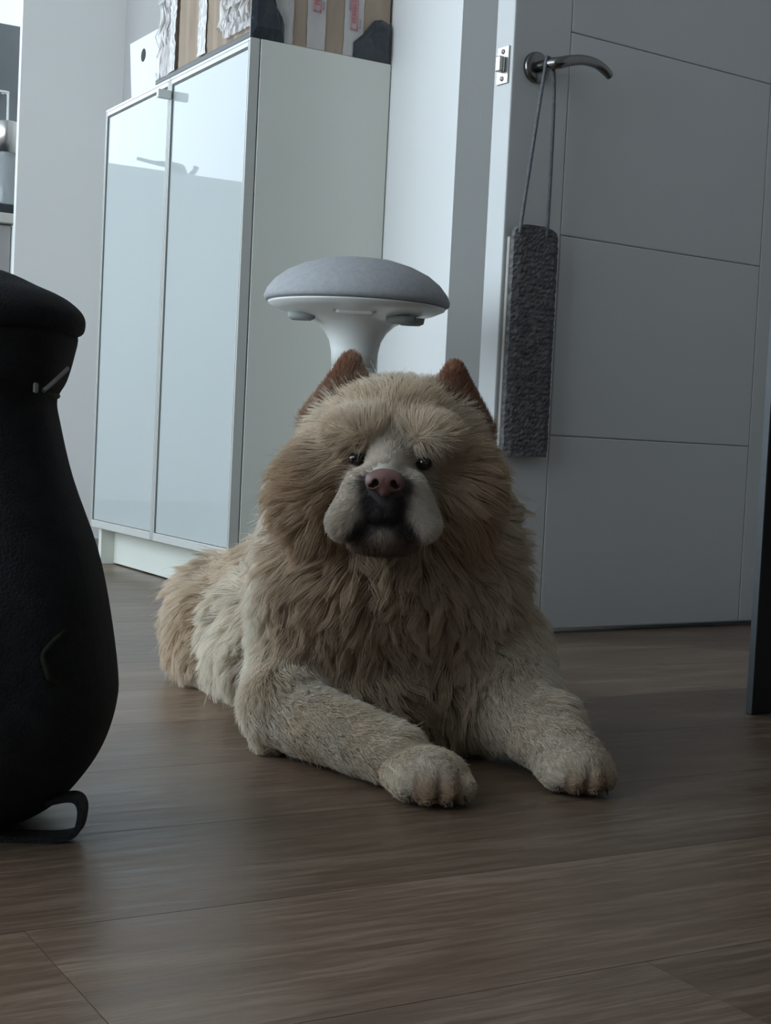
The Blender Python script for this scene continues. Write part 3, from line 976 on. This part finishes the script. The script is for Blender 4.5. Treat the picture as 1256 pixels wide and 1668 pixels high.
def bounds(p):
    t = p['t'].lstrip('-')
    if t == 'e':
        return p['c'] - p['r'], p['c'] + p['r']
    if t == 'c':
        r = max(p['ra'], p['rb'])
        return np.minimum(p['a'], p['b']) - r, np.maximum(p['a'], p['b']) + r
    return np.min(p['p'], 0) - p['rad'], np.max(p['p'], 0) + p['rad']


VX = 0.0032
lo = A_([-.31, 1.255, -.004])
hi = A_([.255, 2.12, .425])
dim = np.ceil((hi - lo) / VX).astype(int) + 1
F = np.full(dim, 0.06, np.float32)
ax = [lo[i] + VX * np.arange(dim[i]) for i in range(3)]
for p in prims:
    b0, b1 = bounds(p)
    mg = 0.045 if not p['t'].startswith('-') else 0.012
    i0 = np.maximum(0, np.floor((b0 - mg - lo) / VX).astype(int))
    i1 = np.minimum(dim, np.ceil((b1 + mg - lo) / VX).astype(int) + 1)
    sl = tuple(slice(a, b) for a, b in zip(i0, i1))
    X, Y, Z = np.meshgrid(ax[0][sl[0]], ax[1][sl[1]], ax[2][sl[2]], indexing='ij')
    P = np.stack([X.ravel(), Y.ravel(), Z.ravel()], 1)
    d = sdf(p, P).reshape(X.shape)
    cur = F[sl]
    k = p['k']
    if p['t'].startswith('-'):
        d = -d
        h = np.clip(0.5 + 0.5 * (d - cur) / k, 0, 1)
        F[sl] = cur + (d - cur) * h + k * h * (1 - h)
    else:
        h = np.clip(0.5 + 0.5 * (cur - d) / k, 0, 1)
        F[sl] = cur + (d - cur) * h - k * h * (1 - h)
# flatten against the floor
Zg = ax[2][None, None, :]
F = np.maximum(F, 0.0012 - Zg).astype(np.float32)


def surface_nets(F):
    s = F < 0
    n = F.shape
    cnt = np.zeros([q - 1 for q in n], np.int8)
    acc = np.zeros([q - 1 for q in n] + [3], np.float32)
    for axis in range(3):
        o1, o2 = [q for q in range(3) if q != axis]
        for u in (0, 1):
            for v in (0, 1):
                s0 = [None] * 3
                s1 = [None] * 3
                s0[axis], s1[axis] = slice(0, n[axis] - 1), slice(1, n[axis])
                for o_, w_ in ((o1, u), (o2, v)):
                    s0[o_] = s1[o_] = slice(w_, n[o_] - 1 + w_)
                a, b = F[tuple(s0)], F[tuple(s1)]
                cr = (a < 0) != (b < 0)
                t = np.where(cr, a / np.where(cr, a - b, 1), 0)
                cnt += cr
                acc[..., axis] += t
                acc[..., o1] += np.where(cr, u, 0)
                acc[..., o2] += np.where(cr, v, 0)
    act = cnt > 0
    idx = np.full(act.shape, -1, np.int64)
    ii = np.argwhere(act)
    idx[act] = np.arange(len(ii))
    V = ii + acc[act] / cnt[act][:, None]
    quads = []
    for axis in range(3):
        o1, o2 = (axis + 1) % 3, (axis + 2) % 3
        s0 = [slice(1, q - 1) for q in n]
        s1 = list(s0)
        s0[axis], s1[axis] = slice(0, n[axis] - 1), slice(1, n[axis])
        a, b = s[tuple(s0)], s[tuple(s1)]
        for flip in (False, True):
            e = np.argwhere((a & ~b) if not flip else (~a & b))
            off = np.ones(3, int)
            off[axis] = 0
            e = e + off
            def cell(d1, d2):
                c = e.copy()
                c[:, o1] += d1
                c[:, o2] += d2
                return idx[c[:, 0], c[:, 1], c[:, 2]]
            q = np.stack([cell(-1, -1), cell(0, -1), cell(0, 0), cell(-1, 0)], 1)
            quads.append(q if not flip else q[:, ::-1])
    return V, np.concatenate(quads)


V, Q = surface_nets(F)
V = V * VX + lo
solids = [p for p in prims if not p['t'].startswith('-')]


def gradn(P):
    """outward surface direction, from the distance grid"""
    q = (P - lo) / VX
    g = np.zeros_like(P)
    for a in range(3):
        for sgn in (1, -1):
            z = q.copy()
            z[:, a] += sgn * 0.9
            z = np.clip(z, 0, dim - 1.001)
            i = z.astype(int)
            f = z - i
            val = 0
            for c in range(8):
                o = [(c >> b) & 1 for b in range(3)]
                w = np.prod([f[:, b] if o[b] else 1 - f[:, b] for b in range(3)], 0)
                val = val + w * F[i[:, 0] + o[0], i[:, 1] + o[1], i[:, 2] + o[2]]
            g[:, a] += sgn * val
    return g / (np.linalg.norm(g, axis=1, keepdims=True) + 1e-9)


def value_noise(P, freq, seed):
    r = np.random.default_rng(seed)
    T = r.random((32, 32, 32)).astype(np.float32)
    q = P * freq + r.random(3) * 30
    i = np.floor(q).astype(int)
    f = q - i
    f = f * f * (3 - 2 * f)
    out = 0
    for c in range(8):
        o = [(c >> b) & 1 for b in range(3)]
        w = np.prod([f[:, b] if o[b] else 1 - f[:, b] for b in range(3)], 0)
        out = out + w * T[(i[:, 0] + o[0]) % 32, (i[:, 1] + o[1]) % 32, (i[:, 2] + o[2]) % 32]
    return out


# colour marks of the coat, and rim light painted as whiter fur at left: (centre, radius, colour, strength)
MARKS_AND_RIM = [((-.135, 1.54, .255), .055, WHITE, .9), ((-.135, 1.55, .18), .055, WHITE, .9), ((-.135, 1.56, .10), .055, WHITE, .9), ((-.115, 1.53, .31), .035, WHITE, .8), ((-.13, 1.52, .05), .05, WHITE, .7), ((-.16, 1.75, .09), .07, WHITE, .8),
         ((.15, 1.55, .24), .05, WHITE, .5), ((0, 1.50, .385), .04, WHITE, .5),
         ((-.052, 1.40, .300), .026, TAN, .9), ((-.070, 1.43, .275), .030, TAN, .8), ((.060, 1.41, .300), .024, TAN, .9), ((.075, 1.44, .275), .032, TAN, .8),
         ((-.045, 1.43, .325), .022, TAN, .8), ((.062, 1.43, .325), .022, TAN, .7), ((.006, 1.43, .352), .014, TAN, .6),
         ((.047, 1.395, .288), .009, (.17, .08, .055), .8), ((.054, 1.40, .270), .014, (.26, .14, .09), .6),
         ((0, 1.41, .305), .026, MUZ, .7), ((-.031, 1.37, .275), .020, MUZ, .6), ((.030, 1.37, .277), .020, MUZ, .6),
         (EYES[0] + A_([0, -.002, 0]), .0105, (.035, .025, .02), 1.0), (EYES[1] + A_([0, -.002, 0]), .0105, (.035, .025, .02), 1.0),
         ((-.002, 1.348, .276), .0165, DARK, 1.0), ((-.009, 1.350, .266), .0155, DARK, 1.0), ((.007, 1.350, .266), .0155, DARK, 1.0), ((-.019, 1.356, .284), .009, DARK, .8), ((.016, 1.356, .284), .009, DARK, .8),
         ((-.001, 1.350, .254), .013, DARK, 1.0), ((-.0165, 1.356, .2470), .011, DARK, 1.0), ((-.0225, 1.360, .240), .010, DARK, 1.0), ((-.0270, 1.364, .232), .010, DARK, 1.0),
         ((.0145, 1.356, .2475), .011, DARK, 1.0), ((.0205, 1.360, .240), .010, DARK, 1.0), ((.0250, 1.364, .232), .010, DARK, .9), ((-.014, 1.368, .221), .013, (.14, .085, .07), .7), ((.014, 1.368, .221), .013, (.14, .085, .07), .7)]
GAPS = []
for tz in (toesL, toesR):
    for a, b in zip(tz, tz[1:]):
        GAPS.append((A_(a) + A_(b)) / 2)


def coat(P):
    """blend colour, hair length, flow direction and lift of the volumes near each point"""
    n = len(P)
    W = np.zeros(n)
    col = np.zeros((n, 3))
    hl = np.zeros(n)
    fl = np.zeros((n, 3))
    lift = np.zeros(n)
    ax_ = A_([0.003, 1.40, .285])
    for p in solids:
        b0, b1 = bounds(p)
        m = np.all((P > b0 - .05) & (P < b1 + .05), 1)
        if not m.any():
            continue
        Pm = P[m]
        d = sdf(p, Pm)
        w = np.exp(-np.clip(d, -.02, .2) / (p['k'] * .22 + .0016))
        if isinstance(p['fl'], str):
            v = Pm - ax_
            if p['fl'] == 'rad':
                f = v * A_([1.0, .25, 1.0])
                f[:, 1] += .05
                down = np.clip((ax_[2] + .02 - Pm[:, 2]) / .08, 0, 1)
                f = f / (np.linalg.norm(f, axis=1, keepdims=True) + 1e-6)
                f[:, 2] -= .9 * down + .35
                f[:, 1] -= .2 * down
            elif p['fl'] == 'muz':
                f = v * A_([.5, 0, .2]) + A_([0, .05, -.01])
            else:
                f = v * A_([.6, 0, 0]) + A_([0, .03, -.035])
        else:
            f = np.broadcast_to(p['fl'], Pm.shape)
        f = f / (np.linalg.norm(f, axis=1, keepdims=True) + 1e-6)
        W[m] += w
        col[m] += w[:, None] * A_(p['col'])
        hl[m] += w * p['hl']
        fl[m] += w[:, None] * f
        lift[m] += w * p['lift']
    W = np.maximum(W, 1e-9)
    col /= W[:, None]
    hl /= W
    lift /= W
    # warmer and paler patches
    nz = value_noise(P, 22, 3) * .6 + value_noise(P, 60, 4) * .4
    cream = (np.abs(col - A_(CREAM)).sum(1) < .35)[:, None]
    warm = np.clip((nz - .5) * 2.6, -1, 1)[:, None]
    col = np.where(cream, col * (1 + warm * A_([-.08, -.13, -.20])), col)
    for c, r, cc, sgt in MARKS_AND_RIM:
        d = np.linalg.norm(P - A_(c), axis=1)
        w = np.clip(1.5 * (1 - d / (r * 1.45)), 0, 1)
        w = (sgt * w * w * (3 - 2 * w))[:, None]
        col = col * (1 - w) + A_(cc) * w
    for c in GAPS:
        d = np.sqrt((((P - c) / A_([.0032, .018, .015])) ** 2).sum(1))
        w = (.95 * np.clip(1.3 - d, 0, 1))[:, None]
        col = col * (1 - w) + A_((.13, .05, .025)) * w
    return np.clip(col, .01, .9), hl, fl / (np.linalg.norm(fl, axis=1, keepdims=True) + 1e-9), lift


def add_cols(me, col):
    at = me.attributes.new('coat', 'FLOAT_COLOR', 'POINT')
    at.data.foreach_set('color', np.concatenate([col, np.ones((len(col), 1))], 1).astype(np.float32).ravel())


def coat_mat(name, rough, trans, gain=1.0, spec=0.2):
    m, nt, b = new_mat(name)
    at = N(nt, 'ShaderNodeAttribute', attribute_name='coat')
    hv = N(nt, 'ShaderNodeHueSaturation')
    hv.inputs['Value'].default_value = gain
    nt.links.new(at.outputs['Color'], hv.inputs['Color'])
    nt.links.new(hv.outputs[0], b.inputs['Base Color'])
    b.inputs['Roughness'].default_value = rough
    b.inputs['Specular IOR Level'].default_value = spec
    if trans:
        tl = N(nt, 'ShaderNodeBsdfTranslucent')
        nt.links.new(hv.outputs[0], tl.inputs[0])
        mx = N(nt, 'ShaderNodeMixShader')
        mx.inputs[0].default_value = trans
        nt.links.new(b.outputs[0], mx.inputs[1])
        nt.links.new(tl.outputs[0], mx.inputs[2])
        nt.links.new(mx.outputs[0], nt.nodes['Material Output'].inputs[0])
    return m


M_skin = coat_mat('dog_skin', 0.8, 0.0, 0.9)
M_fur = coat_mat('dog_fur', 0.6, 0.38, 1.08)
ORG = A_([0, DW0, 0])
me = bpy.data.meshes.new('body')
me.from_pydata((V - ORG).tolist(), [], Q.tolist())
me.update()
vcol, vhl, _, _ = coat(V)
add_cols(me, vcol)
body = link('body', me, M_skin, dog, smooth=True)

# ---- fur
tris = np.concatenate([Q[:, [0, 1, 2]], Q[:, [0, 2, 3]]])
A, B_, C_ = V[tris[:, 0]], V[tris[:, 1]], V[tris[:, 2]]
area = np.linalg.norm(np.cross(B_ - A, C_ - A), axis=1) / 2
cen = (A + B_ + C_) / 3
_, chl, _, _ = coat(cen)
dens = np.where(chl < .002, 0, np.where(chl < .011, 2.6, np.where(chl < .02, 1.7, 1.0)))
dens = dens * np.where(cen[:, 2] < .004, 0.05, 1.0) * np.where(cen[:, 1] > 1.98, .6, 1.0)
NH = 250000
pr_ = area * dens
ti = rng.choice(len(tris), NH, p=pr_ / pr_.sum())
r1, r2 = np.sqrt(rng.random(NH)), rng.random(NH)
R = A[ti] * (1 - r1)[:, None] + B_[ti] * (r1 * (1 - r2))[:, None] + C_[ti] * (r1 * r2)[:, None]
# bare places: eyes, nose pad, philtrum, lip line
keep = np.ones(NH, bool)
for c, r in ((EYES[0] + A_([0, -.003, 0]), .0085), (EYES[1] + A_([0, -.003, 0]), .0085), ((-.002, 1.346, .288), .0195), ((-.001, 1.345, .274), .009)):
    keep &= np.linalg.norm(R - A_(c), axis=1) > r
R = R[keep]
NH = len(R)
col, hl, fl, lift = coat(R)
nor = gradn(R)
fl = fl - nor * np.clip((fl * nor).sum(1), -1, 1)[:, None]          # lie along the surface
fl = fl / (np.linalg.norm(fl, axis=1, keepdims=True) + 1e-6)
# whorls: turn the flow by a smooth noise so that the coat parts into tufts
long_ = np.clip((hl - .012) / .03, 0, 1)
ang = ((value_noise(R, 30, 11) - .5) * 3.0 + (value_noise(R, 9, 12) - .5) * 1.2) * long_ + (value_noise(R, 70, 13) - .5) * .7
side = np.cross(nor, fl)
fl = fl * np.cos(ang)[:, None] + side * np.sin(ang)[:, None]
L = hl * (0.75 + 0.5 * rng.random(NH)) * (0.75 + 0.5 * value_noise(R, 30, 14))
lf = lift + (value_noise(R, 34, 15) - .5) * .5 * long_
jit = rng.normal(0, 1, (NH, 3))
jit = jit / np.linalg.norm(jit, axis=1, keepdims=True)
NP = 7
t = np.linspace(0, 1, NP)
d0 = nor * (.55 + lf)[:, None] + fl * .55 + jit * .10
d1 = nor * lf[:, None] * .75 + fl * 1.0 + jit * .12
d1[:, 2] -= .25 * long_
d0 /= np.linalg.norm(d0, axis=1, keepdims=True)
d1 /= np.linalg.norm(d1, axis=1, keepdims=True)
P1 = R + d0 * (L * .45)[:, None]
P2 = P1 + d1 * (L * .60)[:, None]
S3 = (R[:, None] * ((1 - t) ** 2)[None, :, None] + P1[:, None] * (2 * t * (1 - t))[None, :, None] + P2[:, None] * (t ** 2)[None, :, None])
# clumps: strands gather towards a leading strand, the leaders wave
lead = rng.random(NH) < np.where(hl > .03, 1 / 30, np.where(hl > .011, 1 / 22, 1 / 12))
li = np.nonzero(lead)[0]
kd = kdtree.KDTree(len(li))
for q, i in enumerate(li):
    kd.insert(R[i], q)
kd.balance()
own = np.fromiter((kd.find(r)[1] for r in R), int, NH)
wav = np.sin(t[None] * (5.5 + 3 * rng.random(len(li)))[:, None] + (6.28 * rng.random(len(li)))[:, None]) * (t[None] ** .8)
amp = (0.16 * L[li] * long_[li])
wv = side[li][:, None] * (wav * amp[:, None])[..., None]
wl = np.clip((S3[li] - R[li][:, None]), -1, 1)
tgt = (S3[li] + wv)[own]
cl = (np.clip(.12 + .62 * long_ + .35 * (value_noise(R, 40, 16) - .5), .1, .85))[:, None] * (t ** 1.3)[None]
off = np.linalg.norm(R - R[li][own], axis=1)
cl = cl * np.clip(1.6 - off / (.010 + .25 * hl), 0, 1)[:, None]
S3 = S3 * (1 - cl[..., None]) + (tgt + (S3 - tgt) * .0) * cl[..., None]
# flyaways
fly = (rng.random(NH) < .06)[:, None, None]
S3 = S3 + fly * jit[:, None] * (t[None, :, None] ** 2) * (L * .35)[:, None, None]
S3[..., 2] = np.maximum(S3[..., 2], .0010 + .0006 * rng.random((NH, 1)))
shade = (0.90 + .20 * rng.random(NH))[:, None] * (0.92 + .16 * rng.random(len(li)))[own][:, None]
hcol = np.clip(col * shade, .008, .92)
rad0 = np.where(hl < .011, .00024, np.where(hl < .02, .00028, .00036))
hc = bpy.data.hair_curves.new('fur')
hc.add_curves([NP] * NH)
hc.attributes['position'].data.foreach_set('vector', (S3 - ORG).astype(np.float32).ravel())
ra = hc.attributes.get('radius') or hc.attributes.new('radius', 'FLOAT', 'POINT')
ra.data.foreach_set('value', (rad0[:, None] * (1 - .8 * t[None] ** 1.5)).astype(np.float32).ravel())
ca = hc.attributes.new('coat', 'FLOAT_COLOR', 'CURVE')
ca.data.foreach_set('color', np.concatenate([hcol, np.ones((NH, 1))], 1).astype(np.float32).ravel())
hc.materials.append(M_fur)
fur = bpy.data.objects.new('fur', hc)
COL.objects.link(fur)
fur.parent = dog
fur['kind'] = 'stuff'

# ---- nose pad, eyes, claws
M_nose = coat_mat('nose_leather', 0.52, 0.0, 1.0, 0.5)
nv = 0.0009
nlo = A_([-.026, 1.318, .268])
nd = np.array([56, 40, 44])
gx = [nlo[i] + nv * np.arange(nd[i]) for i in range(3)]
X, Y, Z = np.meshgrid(*gx, indexing='ij')
P = np.stack([X.ravel(), Y.ravel(), Z.ravel()], 1)


def sm(a, b, k):
    h = np.clip(.5 + .5 * (b - a) / k, 0, 1)
    return b + (a - b) * h - k * h * (1 - h)


E_ = lambda c, r: sdf(dict(t='e', c=A_(c), r=A_(r)), P)
d = E_((-.002, 1.346, .2895), (.0175, .013, .0105))
d = sm(d, E_((-.0125, 1.345, .2865), (.0072, .010, .0078)), .004)
d = sm(d, E_((.0085, 1.345, .2865), (.0072, .010, .0078)), .004)
d = sm(d, E_((-.002, 1.345, .281), (.0055, .009, .008)), .004)
for sx in (-1, 1):
    nd_ = -np.minimum(E_((-.002 + sx * .0083, 1.333, .2865), (.0030, .008, .0034)), E_((-.002 + sx * .0115, 1.336, .2835), (.0032, .008, .0018)))
    h = np.clip(.5 + .5 * (nd_ - d) / .0015, 0, 1)
    d = d + (nd_ - d) * h + .0015 * h * (1 - h)
nd2 = -sdf(dict(t='c', a=A_([-.002, 1.3325, .292]), b=A_([-.002, 1.335, .275]), ra=.0008, rb=.001), P)
d = np.maximum(d, nd2)
NV, NQ = surface_nets(d.reshape(nd).astype(np.float32))
NV = NV * nv + nlo
nme = bpy.data.meshes.new('nose')
nme.from_pydata((NV - ORG).tolist(), [], NQ.tolist())
nme.update()
nc = np.tile(A_([.185, .09, .08]), (len(NV), 1))
for sx in (-1, 1):
    dd = np.linalg.norm((NV - A_([-.002 + sx * .0088, 1.338, .286])) / A_([1, 1.6, 1]), axis=1)
    w = np.clip(1.6 - dd / .0036, 0, 1)[:, None]
    nc = nc * (1 - w) + A_((.02, .012, .012)) * w
rim = np.clip((np.abs((NV[:, 0] + .002) / .0195) ** 2 + ((NV[:, 2] - .288) / .0125) ** 2 - .62) * 1.8, 0, .8)[:, None]
nc = nc * (1 - rim) + A_((.06, .045, .045)) * rim
add_cols(nme, nc)
link('nose', nme, M_nose, dog, smooth=True)
M_eye = mat('dark_eye', (0.010, 0.007, 0.006), 0.06, 0.3, 200, spec=0.6)
for e in EYES:
    lathe('eye', [(0, .0066)] + [(.0078 * math.sin(a), .0066 * math.cos(a)) for a in np.linspace(.2, math.pi - .2, 13)] + [(0, -.0066)], M_eye, dog, tuple(e - ORG + A_([0, .0015, 0])), 24)
M_claw = mat('dark_claw', (0.05, 0.04, 0.035), 0.4, 0.2, 100)
for i, p in enumerate(toesL + toesR):
    dr = nrm((.35, -.9, 0)) if i < 4 else nrm((.2, -1, 0))
    q = A_(p) + dr * .0085 - ORG
    tube('claw', [tuple(q + A_([0, 0, -.006])), tuple(q + dr * .0035 + A_([0, 0, -.0085])), tuple(q + dr * .006 + A_([0, 0, -.0128]))], [.0018, .0014, .0005], M_claw, dog, 8, sub=3)
